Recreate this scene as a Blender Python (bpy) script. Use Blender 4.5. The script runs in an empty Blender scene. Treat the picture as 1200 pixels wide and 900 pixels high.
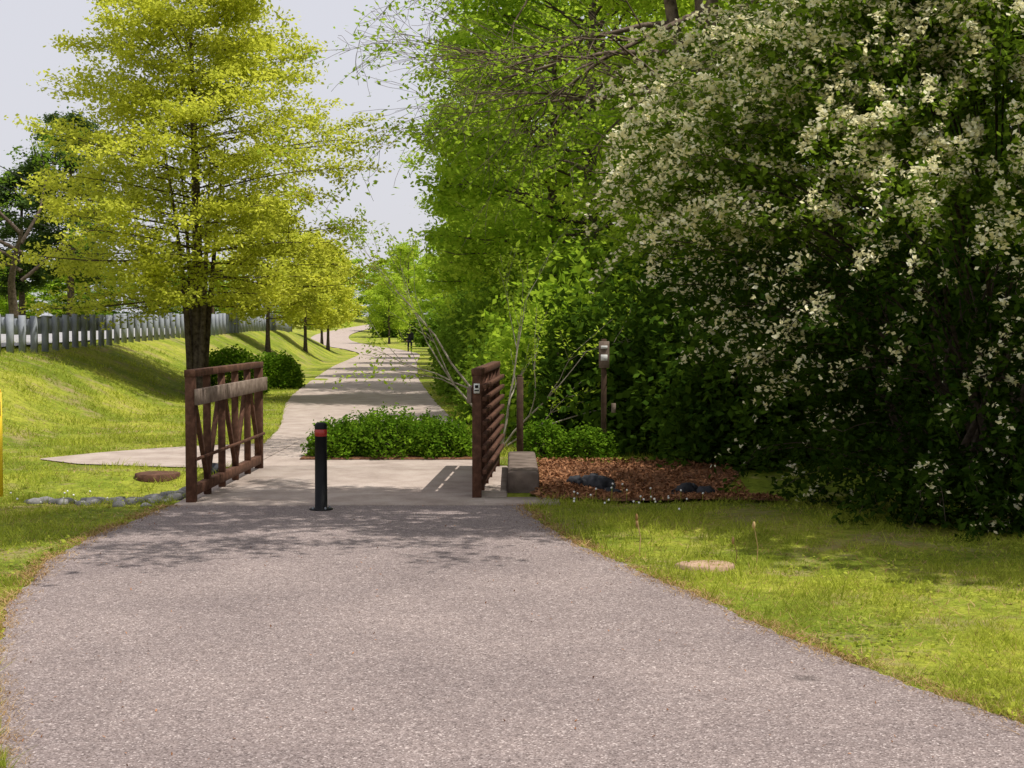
import bpy, math, random
import numpy as np
from mathutils import Vector, Matrix

random.seed(4)
scene = bpy.context.scene
COL = scene.collection

# ------------------------------------------------------------------ materials
def new_mat(name):
    m = bpy.data.materials.new(name); m.use_nodes = True
    nt = m.node_tree
    for n in list(nt.nodes): nt.nodes.remove(n)
    out = nt.nodes.new('ShaderNodeOutputMaterial')
    return m, nt, out

def ramp(nt, stops):
    r = nt.nodes.new('ShaderNodeValToRGB')
    el = r.color_ramp.elements
    while len(el) < len(stops): el.new(0.5)
    for e, (p, c) in zip(el, stops):
        e.position = p; e.color = (*c, 1)
    return r

def tnoise(nt, scale, detail=4, rough=.55, coord='Object', vec=None):
    n = nt.nodes.new('ShaderNodeTexNoise')
    n.inputs['Scale'].default_value = scale
    n.inputs['Detail'].default_value = detail
    n.inputs['Roughness'].default_value = rough
    if vec is None:
        tc = nt.nodes.new('ShaderNodeTexCoord'); vec = tc.outputs[coord]
    nt.links.new(vec, n.inputs['Vector'])
    return n

def mixc(nt, a, b, fac, mode='MIX'):
    m = nt.nodes.new('ShaderNodeMix'); m.data_type = 'RGBA'; m.blend_type = mode
    for sock, v in ((m.inputs[0], fac), (m.inputs[6], a), (m.inputs[7], b)):
        if hasattr(v, 'links'): nt.links.new(v, sock)
        elif isinstance(v, (int, float)): sock.default_value = v
        else: sock.default_value = (*v, 1)
    return m.outputs[2]

def leaf_mat(name, dark, light, trans, tfac=.4, clump=.6):
    m, nt, out = new_mat(name)
    g = nt.nodes.new('ShaderNodeNewGeometry')
    r = ramp(nt, [(0, dark), (.55, tuple((a+b)/2 for a, b in zip(dark, light))), (1, light)])
    nt.links.new(g.outputs['Random Per Island'], r.inputs[0])
    c = r.outputs[0]
    if clump:
        n = tnoise(nt, clump, 0)
        rr = ramp(nt, [(.3, (.70, .74, .72)), (.7, (1.15, 1.12, 1.0))])
        nt.links.new(n.outputs[0], rr.inputs[0])
        c = mixc(nt, c, rr.outputs[0], 1.0, 'MULTIPLY')
    p = nt.nodes.new('ShaderNodeBsdfDiffuse')
    nt.links.new(c, p.inputs[0])
    t = nt.nodes.new('ShaderNodeBsdfTranslucent')
    tc = mixc(nt, c, trans, .6)
    nt.links.new(tc, t.inputs[0])
    mx = nt.nodes.new('ShaderNodeMixShader'); mx.inputs[0].default_value = tfac
    nt.links.new(p.outputs[0], mx.inputs[1]); nt.links.new(t.outputs[0], mx.inputs[2])
    nt.links.new(mx.outputs[0], out.inputs[0])
    return m

def surf_mat(name, stops, scale=5, detail=5, rough=.85, bump=.3, bscale=None, spec=.3, metallic=0, bdist=.01):
    m, nt, out = new_mat(name)
    n = tnoise(nt, scale, detail, .6)
    r = ramp(nt, stops); nt.links.new(n.outputs[0], r.inputs[0])
    c = r.outputs[0]
    p = nt.nodes.new('ShaderNodeBsdfPrincipled')
    p.inputs['Roughness'].default_value = rough
    p.inputs['Specular IOR Level'].default_value = spec
    p.inputs['Metallic'].default_value = metallic
    nt.links.new(c, p.inputs['Base Color'])
    nb = tnoise(nt, bscale or scale*3, 3)
    b = nt.nodes.new('ShaderNodeBump'); b.inputs['Strength'].default_value = bump
    b.inputs['Distance'].default_value = bdist
    nt.links.new(nb.outputs[0], b.inputs['Height']); nt.links.new(b.outputs[0], p.inputs['Normal'])
    nt.links.new(p.outputs[0], out.inputs[0])
    return m
def bark_mat(name, stops):
    m, nt, out = new_mat(name)
    n = tnoise(nt, 9, 3, .7); r = ramp(nt, stops); nt.links.new(n.outputs[0], r.inputs[0])
    p = nt.nodes.new('ShaderNodeBsdfDiffuse'); nt.links.new(r.outputs[0], p.inputs[0])
    nt.links.new(p.outputs[0], out.inputs[0]); return m

M = {}
M['leaf_oak'] = leaf_mat('young_oak_leaves', (.32, .37, .03), (.70, .71, .12), (.86, .88, .09), .45, .9)
M['leaf_yg'] = leaf_mat('spring_leaves', (.21, .32, .025), (.47, .59, .07), (.62, .80, .06), .45, .6)
M['leaf_green'] = leaf_mat('green_leaves', (.14, .26, .02), (.38, .51, .05), (.54, .76, .05), .45, .5)
M['leaf_mid'] = leaf_mat('mid_leaves', (.06, .12, .014), (.17, .28, .03), (.30, .46, .035), .4, .5)
M['leaf_honey'] = leaf_mat('honeysuckle_leaves', (.010, .028, .004), (.05, .09, .012), (.12, .2, .012), .25, .8)  # lower foliage: shade of the bush painted into a darker leaf colour
M['leaf_honey2'] = leaf_mat('honeysuckle_sunlit_leaves', (.04, .085, .01), (.17, .26, .03), (.32, .46, .03), .38, .8)  # same leaves higher up, with sunlight painted in as a lighter green
M['leaf_hedge'] = leaf_mat('hedge_leaves', (.05, .12, .008), (.18, .30, .022), (.24, .42, .025), .28, 3.0)
M['leaf_shrub'] = leaf_mat('shrub_leaves', (.025, .06, .008), (.09, .16, .018), (.16, .27, .02), .3, 1.0)
M['leaf_pine'] = leaf_mat('pine_needles', (.04, .075, .025), (.10, .16, .045), (.14, .2, .04), .2, .4)
M['flower'] = leaf_mat('cream_flowers', (.80, .72, .38), (.95, .92, .75), (.95, .9, .6), .38, 0)
M['grass'] = leaf_mat('grass_blades', (.15, .20, .02), (.50, .53, .09), (.54, .60, .06), .4, .9)
M['dry'] = leaf_mat('dry_grass', (.24, .13, .05), (.55, .39, .19), (.4, .25, .1), .2, 0)
M['litter'] = leaf_mat('leaf_litter', (.12, .05, .022), (.42, .21, .11), (.2, .1, .05), .1, 0)
M['bark'] = bark_mat('bark', [(.3, (.035, .026, .02)), (.7, (.14, .11, .085))])
M['bark_syc'] = bark_mat('sycamore_bark', [(.3, (.06, .045, .035)), (.7, (.22, .17, .13))])
M['bark_pale'] = bark_mat('pale_bark', [(.3, (.22, .18, .14)), (.7, (.45, .40, .33))])
M['rust'] = surf_mat('weathering_steel', [(.25, (.045, .022, .014)), (.5, (.09, .042, .026)), (.8, (.18, .09, .058))], 14, 8, .85, .3, 60, .2, .0, .003)
M['wood'] = surf_mat('weathered_wood', [(.3, (.12, .085, .065)), (.7, (.30, .235, .19))], 9, 8, .9, .5, 40, .1, 0, .004)
M['postwood'] = surf_mat('brown_post', [(.3, (.05, .032, .022)), (.7, (.14, .09, .06))], 9, 8, .9, .5, 40, .1, 0, .004)
M['black'] = surf_mat('black_paint', [(.3, (.004, .004, .005)), (.7, (.007, .007, .008))], 9, 4, .55, .05, 40, .2)
M['red'] = surf_mat('red_reflector', [(.3, (.30, .02, .015)), (.7, (.40, .035, .03))], 9, 4, .35, .05, 40, .5)
M['white'] = surf_mat('white_paint', [(.3, (.68, .68, .66)), (.7, (.8, .8, .78))], 9, 4, .6, .05, 40, .3)
M['yellow'] = surf_mat('yellow_paint', [(.3, (.75, .50, .02)), (.7, (.85, .60, .04))], 9, 4, .5, .05, 40, .3)
M['galv'] = surf_mat('galvanised_steel', [(.3, (.18, .195, .22)), (.7, (.31, .33, .36))], 3, 5, .65, .1, 30, .3, .0)
M['beam'] = surf_mat('rail_steel', [(.3, (.25, .26, .28)), (.7, (.38, .39, .41))], 3, 5, .6, .1, 30, .3, .0)
M['rock'] = surf_mat('rock', [(.3, (.10, .10, .10)), (.5, (.25, .24, .23)), (.7, (.48, .46, .44))], 4, 8, .9, .6, 20, .2)
M['darkrock'] = surf_mat('dark_rock', [(.3, (.015, .016, .02)), (.7, (.05, .052, .06))], 6, 8, .8, .6, 20, .2)
M['sand'] = surf_mat('sandstone', [(.3, (.28, .17, .11)), (.7, (.50, .34, .25))], 8, 8, .9, .6, 30, .2)
M['soil'] = surf_mat('mulch', [(.3, (.07, .032, .018)), (.5, (.18, .085, .045)), (.75, (.33, .17, .10))], 22, 6, .95, 1, 50, .1, 0, .03)
M['oldconc'] = surf_mat('old_concrete', [(.3, (.07, .05, .04)), (.7, (.22, .17, .14))], 4, 8, .95, .6, 30)
M['skin'] = surf_mat('skin', [(.3, (.35, .2, .14)), (.7, (.42, .25, .18))], 5, 2, .6)
M['cloth'] = surf_mat('dark_cloth', [(.3, (.012, .012, .016)), (.7, (.025, .025, .03))], 12, 2, .9)
M['short'] = surf_mat('grey_cloth', [(.3, (.02, .02, .03)), (.7, (.03, .03, .04))], 12, 2, .9)
M['roadtop'] = surf_mat('road_asphalt', [(.3, (.26, .25, .25)), (.7, (.36, .35, .35))], 1.5, 5, .9, .3, 80, .2)

def asphalt():
    m, nt, out = new_mat('worn_asphalt')
    tc = nt.nodes.new('ShaderNodeTexCoord'); v = tc.outputs['Object']
    vo = nt.nodes.new('ShaderNodeTexVoronoi'); vo.inputs['Scale'].default_value = 125
    nt.links.new(v, vo.inputs['Vector'])
    sep = nt.nodes.new('ShaderNodeSeparateColor'); nt.links.new(vo.outputs['Color'], sep.inputs[0])
    r = ramp(nt, [(0, (.11, .085, .08)), (.25, (.20, .160, .150)), (.8, (.265, .216, .203)), (.93, (.34, .285, .27)), (1, (.54, .47, .44))])
    nt.links.new(sep.outputs[0], r.inputs[0])
    n1 = tnoise(nt, .8, 4, .6, vec=v)
    r1 = ramp(nt, [(.3, (.82, .81, .82)), (.7, (1.12, 1.11, 1.10))]); nt.links.new(n1.outputs[0], r1.inputs[0])
    c = mixc(nt, r.outputs[0], r1.outputs[0], 1, 'MULTIPLY')
    n2 = tnoise(nt, 18, 5, .8, vec=v)
    r2 = ramp(nt, [(.3, (.72, .72, .73)), (.65, (1.15, 1.15, 1.15))]); nt.links.new(n2.outputs[0], r2.inputs[0])
    c = mixc(nt, c, r2.outputs[0], 1, 'MULTIPLY')
    mp = nt.nodes.new('ShaderNodeVectorMath'); mp.operation = 'DISTANCE'
    nt.links.new(v, mp.inputs[0]); mp.inputs[1].default_value = (1.47, 7.03, 0.006)
    ad = nt.nodes.new('ShaderNodeMath'); ad.operation = 'MULTIPLY_ADD'
    nt.links.new(n2.outputs[0], ad.inputs[0]); ad.inputs[1].default_value = .08
    nt.links.new(mp.outputs['Value'], ad.inputs[2])
    r3 = ramp(nt, [(.06, (.55, .55, .55)), (.14, (1, 1, 1))]); nt.links.new(ad.outputs[0], r3.inputs[0])
    c = mixc(nt, c, r3.outputs[0], 1, 'MULTIPLY')
    p = nt.nodes.new('ShaderNodeBsdfPrincipled'); p.inputs['Roughness'].default_value = .9
    p.inputs['Specular IOR Level'].default_value = .2
    nt.links.new(c, p.inputs['Base Color'])
    b = nt.nodes.new('ShaderNodeBump'); b.inputs['Strength'].default_value = .55; b.inputs['Distance'].default_value = .005
    nt.links.new(vo.outputs['Distance'], b.inputs['Height'])
    nt.links.new(b.outputs[0], p.inputs['Normal'])
    nt.links.new(p.outputs[0], out.inputs[0])
    return m
M['asphalt'] = asphalt()

def concrete():
    m, nt, out = new_mat('concrete')
    tc = nt.nodes.new('ShaderNodeTexCoord'); v = tc.outputs['Object']
    n = tnoise(nt, 2.2, 6, .65, vec=v)
    r = ramp(nt, [(.25, (.25, .195, .165)), (.5, (.37, .30, .258)), (.75, (.46, .39, .34))])
    nt.links.new(n.outputs[0], r.inputs[0])
    n2 = tnoise(nt, 60, 3, .7, vec=v)
    r2 = ramp(nt, [(.3, (.85, .85, .85)), (.7, (1.1, 1.1, 1.1))]); nt.links.new(n2.outputs[0], r2.inputs[0])
    c = mixc(nt, r.outputs[0], r2.outputs[0], 1, 'MULTIPLY')
    sx = nt.nodes.new('ShaderNodeSeparateXYZ'); nt.links.new(v, sx.inputs[0])
    mm = nt.nodes.new('ShaderNodeMath'); mm.operation = 'PINGPONG'; mm.inputs[1].default_value = 1.5
    nt.links.new(sx.outputs[1], mm.inputs[0])
    rj = ramp(nt, [(0, (.6, .58, .55)), (.010, (.75, .73, .7)), (.016, (1, 1, 1))]); nt.links.new(mm.outputs[0], rj.inputs[0])
    c = mixc(nt, c, rj.outputs[0], 1, 'MULTIPLY')
    p = nt.nodes.new('ShaderNodeBsdfPrincipled'); p.inputs['Roughness'].default_value = .9
    p.inputs['Specular IOR Level'].default_value = .25
    nt.links.new(c, p.inputs['Base Color'])
    b = nt.nodes.new('ShaderNodeBump'); b.inputs['Strength'].default_value = .3; b.inputs['Distance'].default_value = .005
    nt.links.new(n2.outputs[0], b.inputs['Height']); nt.links.new(b.outputs[0], p.inputs['Normal'])
    nt.links.new(p.outputs[0], out.inputs[0])
    return m
M['concrete'] = concrete()

def ground_mat():
    m, nt, out = new_mat('lawn')
    tc = nt.nodes.new('ShaderNodeTexCoord'); v = tc.outputs['Object']
    n = tnoise(nt, .45, 5, .65, vec=v)
    r = ramp(nt, [(.28, (.12, .165, .016)), (.45, (.22, .27, .028)), (.58, (.36, .37, .05)), (.75, (.44, .40, .10))])
    nt.links.new(n.outputs[0], r.inputs[0])
    n2 = tnoise(nt, 9, 5, .8, vec=v)
    r2 = ramp(nt, [(.3, (.38, .42, .38)), (.6, (1.05, 1.05, 1)), (.8, (1.4, 1.3, 1.15))]); nt.links.new(n2.outputs[0], r2.inputs[0])
    c = mixc(nt, r.outputs[0], r2.outputs[0], 1, 'MULTIPLY')
    n3 = tnoise(nt, 1.1, 5, .7, vec=v)
    r3 = ramp(nt, [(.52, (0, 0, 0)), (.66, (.85, .85, .85))]); nt.links.new(n3.outputs[0], r3.inputs[0])
    sp = nt.nodes.new('ShaderNodeSeparateColor'); nt.links.new(r3.outputs[0], sp.inputs[0])
    c = mixc(nt, c, (.30, .225, .12), sp.outputs[0])
    p = nt.nodes.new('ShaderNodeBsdfPrincipled'); p.inputs['Roughness'].default_value = .95
    p.inputs['Specular IOR Level'].default_value = .1
    nt.links.new(c, p.inputs['Base Color'])
    b = nt.nodes.new('ShaderNodeBump'); b.inputs['Strength'].default_value = .9; b.inputs['Distance'].default_value = .06
    nt.links.new(n2.outputs[0], b.inputs['Height']); nt.links.new(b.outputs[0], p.inputs['Normal'])
    nt.links.new(p.outputs[0], out.inputs[0])
    return m
M['ground'] = ground_mat()

# ------------------------------------------------------------------ mesh accumulator
class Acc:
    def __init__(s): s.V = []; s.F = []; s.M = []; s.n = 0
    def add(s, v, f, m):
        v = np.asarray(v, dtype=np.float64); f = np.asarray(f, dtype=np.int64)
        s.V.append(v); s.F.append(f + s.n); s.M.append(np.full(len(f), m)); s.n += len(v)
    def quads(s, P, m):
        N = len(P)
        s.add(P.reshape(-1, 3), np.arange(N*4).reshape(N, 4), m)
    def tube(s, pts, rad, k=6, m=0, cap=False):
        pts = np.asarray(pts, float); n = len(pts)
        t = np.gradient(pts, axis=0); t /= np.linalg.norm(t, axis=1)[:, None] + 1e-9
        ref = np.array([.31, .17, .93]) if abs(t[0][2]) < .8 else np.array([.95, .2, .1])
        a = np.cross(t, ref); a /= np.linalg.norm(a, axis=1)[:, None] + 1e-9
        b = np.cross(t, a)
        ang = np.linspace(0, 2*math.pi, k, endpoint=False)
        rad = np.asarray(rad, float)
        ring = pts[:, None, :] + rad[:, None, None]*(np.cos(ang)[None, :, None]*a[:, None, :] + np.sin(ang)[None, :, None]*b[:, None, :])
        i, j = np.meshgrid(np.arange(n-1), np.arange(k), indexing='ij')
        f = np.stack([i*k+j, i*k+(j+1) % k, (i+1)*k+(j+1) % k, (i+1)*k+j], -1).reshape(-1, 4)
        s.add(ring.reshape(-1, 3), f, m)
        if cap:
            for q, rv in ((0, -1), (n-1, 1)):
                c = ring[q]; cc = pts[q]
                vv = [cc] + list(c)
                ff = [(0, 1+j, 1+(j+1) % k, 1+(j+2) % k) for j in range(0, k, 2)]
                s.add(vv, ff, m)
    def box(s, c, sz, rz=0, m=0):
        x, y, z = [d/2 for d in sz]
        v = np.array([(-x, -y, -z), (x, -y, -z), (x, y, -z), (-x, y, -z), (-x, -y, z), (x, -y, z), (x, y, z), (-x, y, z)])
        cr, sr = math.cos(rz), math.sin(rz)
        v = np.stack([v[:, 0]*cr-v[:, 1]*sr, v[:, 0]*sr+v[:, 1]*cr, v[:, 2]], -1) + np.array(c)
        s.add(v, [(0, 3, 2, 1), (4, 5, 6, 7), (0, 1, 5, 4), (1, 2, 6, 5), (2, 3, 7, 6), (3, 0, 4, 7)], m)
    def beam(s, p, q, w, h, m=0):
        p = Vector(p); q = Vector(q); d = (q-p); L = d.length; d.normalize()
        side = d.cross(Vector((0, 0, 1)))
        if side.length < .05: side = Vector((1, 0, 0))
        side.normalize(); up = side.cross(d)
        v = []
        for e in (p, q):
            for a, b in ((-1, -1), (1, -1), (1, 1), (-1, 1)):
                v.append(tuple(e + side*(a*w/2) + up*(b*h/2)))
        s.add(v, [(0, 3, 2, 1), (4, 5, 6, 7), (0, 1, 5, 4), (1, 2, 6, 5), (2, 3, 7, 6), (3, 0, 4, 7)], m)
    def blob(s, c, r, rng, m=0, k=8, n=5, jit=.15):
        c = np.array(c); r = np.array(r if hasattr(r, '__len__') else (r, r, r))
        vs = []
        for i in range(n+1):
            ph = math.pi*i/n
            for j in range(k):
                th = 2*math.pi*j/k
                q = 1 + (rng.uniform(-jit, jit) if 0 < i < n else 0)
                vs.append(c + r*q*np.array([math.sin(ph)*math.cos(th), math.sin(ph)*math.sin(th), math.cos(ph)]))
        f = [(i*k+j, (i+1)*k+j, (i+1)*k+(j+1) % k, i*k+(j+1) % k) for i in range(n) for j in range(k)]
        s.add(vs, f, m)
    def mesh(s, name, mats, smooth=False):
        V = np.concatenate(s.V); F = np.concatenate(s.F); MI = np.concatenate(s.M)
        me = bpy.data.meshes.new(name)
        me.vertices.add(len(V)); me.vertices.foreach_set('co', V.astype(np.float32).ravel())
        me.loops.add(len(F)*4); me.loops.foreach_set('vertex_index', F.astype(np.int32).ravel())
        me.polygons.add(len(F)); me.polygons.foreach_set('loop_start', (np.arange(len(F))*4).astype(np.int32))
        me.polygons.foreach_set('material_index', MI.astype(np.int32))
        if smooth: me.polygons.foreach_set('use_smooth', np.ones(len(F), dtype=bool))
        for x in mats: me.materials.append(M[x] if isinstance(x, str) else x)
        me.update(calc_edges=True)
        return me
    def obj(s, name, mats, loc=(0, 0, 0), smooth=False, parent=None):
        return put(s.mesh(name, mats, smooth), name, loc, parent=parent)

def put(me, name, loc=(0, 0, 0), rz=0, sc=1, parent=None):
    o = bpy.data.objects.new(name, me); COL.objects.link(o)
    o.location = loc; o.rotation_euler[2] = rz
    o.scale = sc if hasattr(sc, '__len__') else (sc, sc, sc)
    if parent: o.parent = parent
    return o

def empty(name, loc=(0, 0, 0)):
    o = bpy.data.objects.new(name, None); COL.objects.link(o); o.location = loc; return o

def nrm(a): return a/(np.linalg.norm(a, axis=-1, keepdims=True)+1e-9)

def leafquads(C, s, rng, up=.6, aspect=.55, droop=.1):
    N = len(C)
    u = rng.normal(size=(N, 3)); u[:, 2] = u[:, 2]*.6 - droop; u = nrm(u)
    n = rng.normal(size=(N, 3)); n[:, 2] = np.abs(n[:, 2]) + up
    v = nrm(np.cross(n, u))
    sz = (s*rng.uniform(.6, 1.3, N))[:, None]
    u = u*sz; v = v*sz*aspect*.5
    return np.stack([C-u*.5, C+v-u*.05, C+u*.5, C-v-u*.05], 1)

# ------------------------------------------------------------------ terrain
def emb_top_x(y): return np.interp(y, [0, 30, 73, 97, 120, 150, 175, 250], [-10.0, -10.8, -12.3, -14.8, -18.5, -26, -31, -32])
def emb_toe_x(y): return np.interp(y, [0, 25, 40, 65, 97, 120, 150, 175, 200, 250], [-7.0, -7.2, -7.6, -9.0, -11.2, -15, -22.5, -27, -27, -25])
def emb_h(y): return np.interp(y, [0, 30, 73, 120, 200], [.95, 1.22, 1.72, 1.3, .6])
def rise(y): return np.interp(y, [0, 130, 160, 200, 260, 330, 500, 900], [0, 0, .35, 1.5, 3.2, 4.0, 4.5, 4.5])
def H(x, y):
    x = np.asarray(x, float); y = np.asarray(y, float)
    a = emb_top_x(y); b = emb_toe_x(y)
    t = np.clip((b-x)/(b-a), 0, 1); t = t**1.6*(1.9-.9*t)
    z = emb_h(y)*np.minimum(t, 1) + rise(y)
    d = np.exp(-((y-16.0-.05*(x+2))/1.1)**2)
    side = np.clip((-3.45-x)/.5, 0, 1)*np.clip((x+7.5)/3, 0, 1) + np.clip((x-.5)/.8, 0, 1)*np.clip((6-x)/3, 0, 1)
    z = z - .22*d*side*np.where(x < -3, np.clip((17.6-y)/.5, 0, 1), 1)
    lawn = np.clip((np.abs(x+1.5)-3.5)/2, 0, 1)
    flat = 1-np.clip((x+7.6)/.8, 0, 1)*np.clip((y-16.6)/.8, 0, 1)*np.clip((23-y)/1.2, 0, 1)
    z = z + (.03*np.sin(x*1.3+y*.4)*np.sin(y*.7-x*.3)+.015*np.sin(x*3.7-y*1.9)*np.sin(y*2.7+x))*lawn*flat
    return z

xs = np.concatenate([np.linspace(-600, -60, 20), np.linspace(-55, -32, 10), np.arange(-30, -13, .8), np.arange(-13, 8, .22), np.arange(8, 40, 1.2), np.linspace(42, 600, 20)])
ys = np.concatenate([np.linspace(-120, -5, 12), np.arange(0, 34, .22), np.arange(34, 120, 1.0), np.arange(120, 340, 5), np.linspace(345, 1200, 16)])
X, Y = np.meshgrid(xs, ys)
Z = H(X, Y)
a = Acc()
ny, nx = X.shape
i, j = np.meshgrid(np.arange(ny-1), np.arange(nx-1), indexing='ij')
a.add(np.stack([X, Y, Z], -1).reshape(-1, 3), np.stack([i*nx+j, i*nx+j+1, (i+1)*nx+j+1, (i+1)*nx+j], -1).reshape(-1, 4), 0)
a.obj('ground', ['ground'], smooth=True)

# ------------------------------------------------------------------ paths
def smooth_interp(y, ky, kx, w=.6):
    o = np.linspace(-1, 1, 7)
    ww = w*np.clip(y/15, .5, 12)
    return np.mean([np.interp(y+k*ww, ky, kx) for k in o], axis=0)

AL = ([-6, 1, 3.5, 5.83, 7.2, 8.84, 10.8, 12.2, 13.3, 13.98, 14.6], [2.0, -.2, -1.15, -2.12, -2.66, -3.18, -3.5, -3.52, -3.42, -3.38, -3.36])
AR = ([-6, 2, 4.8, 6.27, 7.68, 9.56, 11, 12.4, 13.7, 14.6], [6.8, 4.1, 2.88, 2.24, 1.66, 1.1, .66, .32, .12, .06])
PL = ([17.9, 19, 21.5, 26, 30.7, 36.5, 48.6, 64.8, 97, 120, 150, 175, 200, 250, 330], [-3.35, -3.5, -3.75, -4.2, -4.95, -5.7, -6.8, -8.2, -10.2, -14.2, -21, -25, -25, -22, -24])
PR = ([17.9, 19, 22, 26, 34, 48.6, 73, 97, 120, 150, 175, 200, 250, 330], [-.2, -.25, -.6, -1.0, -1.85, -3.2, -4.9, -6.2, -9.8, -16.5, -20.5, -21, -18, -20])
def aL(y): return smooth_interp(y, *AL)
def aR(y): return smooth_interp(y, *AR)
def pL(y): return smooth_interp(y, *PL, w=1)
def pR(y): return smooth_interp(y, *PR, w=1)

def strip(name, y, L, R, mat, off, nxs=6):
    t = np.linspace(0, 1, nxs)
    Xs = L[:, None]*(1-t)+R[:, None]*t
    Ys = np.repeat(y[:, None], nxs, 1)
    O = off(Ys) if callable(off) else off
    Zs = rise(Ys) + O
    n = len(y)
    i, j = np.meshgrid(np.arange(n-1), np.arange(nxs-1), indexing='ij')
    a = Acc()
    a.add(np.stack([Xs, Ys, Zs], -1).reshape(-1, 3), np.stack([i*nxs+j, i*nxs+j+1, (i+1)*nxs+j+1, (i+1)*nxs+j], -1).reshape(-1, 4), 0)
    return a.obj(name, [mat])
def wob(y, amp, seed):
    r = np.random.default_rng(seed)
    return sum(amp*w*np.sin(y*f+r.uniform(0, 6)) for f, w in ((1.3, .5), (4.1, .5), (11, .35), (27, .3), (61, .2)))
y = np.arange(-6, 13.99, .03)
strip('asphalt_path', y, aL(y)+wob(y, .03, 1), aR(y)+wob(y, .03, 2), 'asphalt', .006)
y = np.concatenate([np.arange(17.93, 60, .2), np.arange(60, 330, 1.5)])
strip('concrete_path', y, pL(y)+wob(y, .015, 3), pR(y)+wob(y, .015, 4), 'concrete', lambda Y: .008+np.clip((Y-30)/100, 0, 1)*.06)
bx = np.linspace(-6.3, -3.3, 50)
blo = np.interp(bx, [-6.3, -5.6, -4.7, -3.9, -3.3], [18.9, 18.25, 17.95, 17.75, 17.95])
bhi = np.interp(bx, [-6.3, -5.8, -5.2, -4.6, -3.3], [19.0, 19.9, 20.6, 21.1, 21.7])
P = np.zeros((50, 5, 3)); 
for k in range(5):
    t = k/4; P[:, k, 0] = bx; P[:, k, 1] = blo*(1-t)+bhi*t
P[:, :, 2] = .014
i, j = np.meshgrid(np.arange(49), np.arange(4), indexing='ij')
a = Acc(); a.add(P.reshape(-1, 3), np.stack([i*5+j, (i+1)*5+j, (i+1)*5+j+1, i*5+j+1], -1).reshape(-1, 4), 0)
a.obj('side_path', ['concrete'])

y = np.concatenate([np.arange(-20, 120, 2.), np.arange(120, 260, 5)])
a = Acc()
t = np.linspace(0, 1, 4)
Xs = (emb_top_x(y)-1.0)[:, None]*(1-t)+(emb_top_x(y)-9.0)[:, None]*t
Zs = (emb_h(y)+rise(y))[:, None]+.07+0*Xs
i, j = np.meshgrid(np.arange(len(y)-1), np.arange(3), indexing='ij')
a.add(np.stack([Xs, np.repeat(y[:, None], 4, 1), Zs], -1).reshape(-1, 3), np.stack([i*4+j, (i+1)*4+j, (i+1)*4+j+1, i*4+j+1], -1).reshape(-1, 4), 0)
a.obj('road', ['roadtop'])

# ------------------------------------------------------------------ bridge
br = empty('footbridge', (0, 0, 0))
a = Acc(); a.box((-1.7, 15.955, -.12), (3.3, 3.91, .28)); o = a.obj('deck', ['concrete'], parent=br)
bv = o.modifiers.new('b', 'BEVEL'); bv.width = .015
def railing(name, p0, p1, inner, slats):
    a = Acc()
    p0 = np.array(p0); p1 = np.array(p1)
    def P(t, z, off=0): 
        q = p0*(1-t)+p1*t; return (q[0]+off, q[1], z)
    nP = 6
    for k in range(nP):
        t = k/(nP-1)
        w = .095 if k in (0, nP-1) else .07
        a.box(P(t, .64), (w, w, 1.27), 0, 0)
    def R(t0, t1, z0, z1, w, h, off, m): a.beam(P(t0, z0, off), P(t1, z1, off), w, h, m)
    R(-.016, 1.016, 1.305, 1.305, .105, .07, 0, 0)
    R(-.01, 1.01, .13, .13, .08, .10, 0, 0)
    for k in range(nP-1):
        t0, t1 = k/(nP-1), (k+1)/(nP-1)
        if k % 2 == 0: R(t0, t1, 1.24, .18, .045, .06, 0, 0)
        else: R(t0, t1, .18, 1.24, .045, .06, 0, 0)
    R(-.02, 1.02, 1.07, 1.07, .045, .16, inner*.075, 1)
    if slats:
        for z in np.arange(.28, 1.2, .125):
            R(-.01, 1.01, z, z, .05, .045, -inner*.078, 0)
    else:
        R(-.01, 1.01, .45, .45, .03, .03, inner*.06, 0)
    o = a.obj(name, ['rust', 'wood'], parent=br)
    bv = o.modifiers.new('b', 'BEVEL'); bv.width = .004
railing('left_railing', (-3.2, 14.15), (-3.14, 17.6), 1, False)
railing('right_railing', (-.36, 14.55), (-.2, 17.85), -1, True)
a = Acc(); a.box((-.36, 14.49, 1.14), (.06, .008, .10)); a.box((-.36, 14.484, 1.16), (.035, .006, .03), 0, 1); a.box((-.36, 14.484, 1.12), (.045, .006, .012), 0, 1)
a.obj('small_sign', ['white', 'black'])
a = Acc(); a.box((.12, 16.4, .05), (.34, 2.6, .34)); o = a.obj('concrete_wingwall', ['oldconc'])
bv = o.modifiers.new('b', 'BEVEL'); bv.width = .03; bv.segments = 2
a = Acc(); a.box((.1, 14.28, .0), (.75, .5, .05)); o = a.obj('concrete_apron', ['concrete'])

# ------------------------------------------------------------------ bollard
a = Acc()
prof = [(0, .115), (.012, .115), (.014, .06), (.70, .058), (.705, .062), (.71, .058)]
a.tube([(0, 0, z) for z, r in prof], [r for z, r in prof], 20, 0, cap=True)
a.tube([(0, 0, .71), (0, 0, .712), (0, 0, .775), (0, 0, .777)], [.058, .0605, .0605, .058], 20, 1)
a.tube([(0, 0, .777), (0, 0, .82), (0, 0, .838), (0, 0, .845)], [.059, .059, .045, .008], 20, 0, cap=True)
for k in range(4):
    q = k*math.pi/2+.6
    a.tube([(math.cos(q)*.09, math.sin(q)*.09, .01), (math.cos(q)*.09, math.sin(q)*.09, .03)], [.01, .01], 6, 2, cap=True)
a.obj('bollard', ['black', 'red', 'galv'], (-1.84, 13.66, .006), smooth=False)

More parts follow.
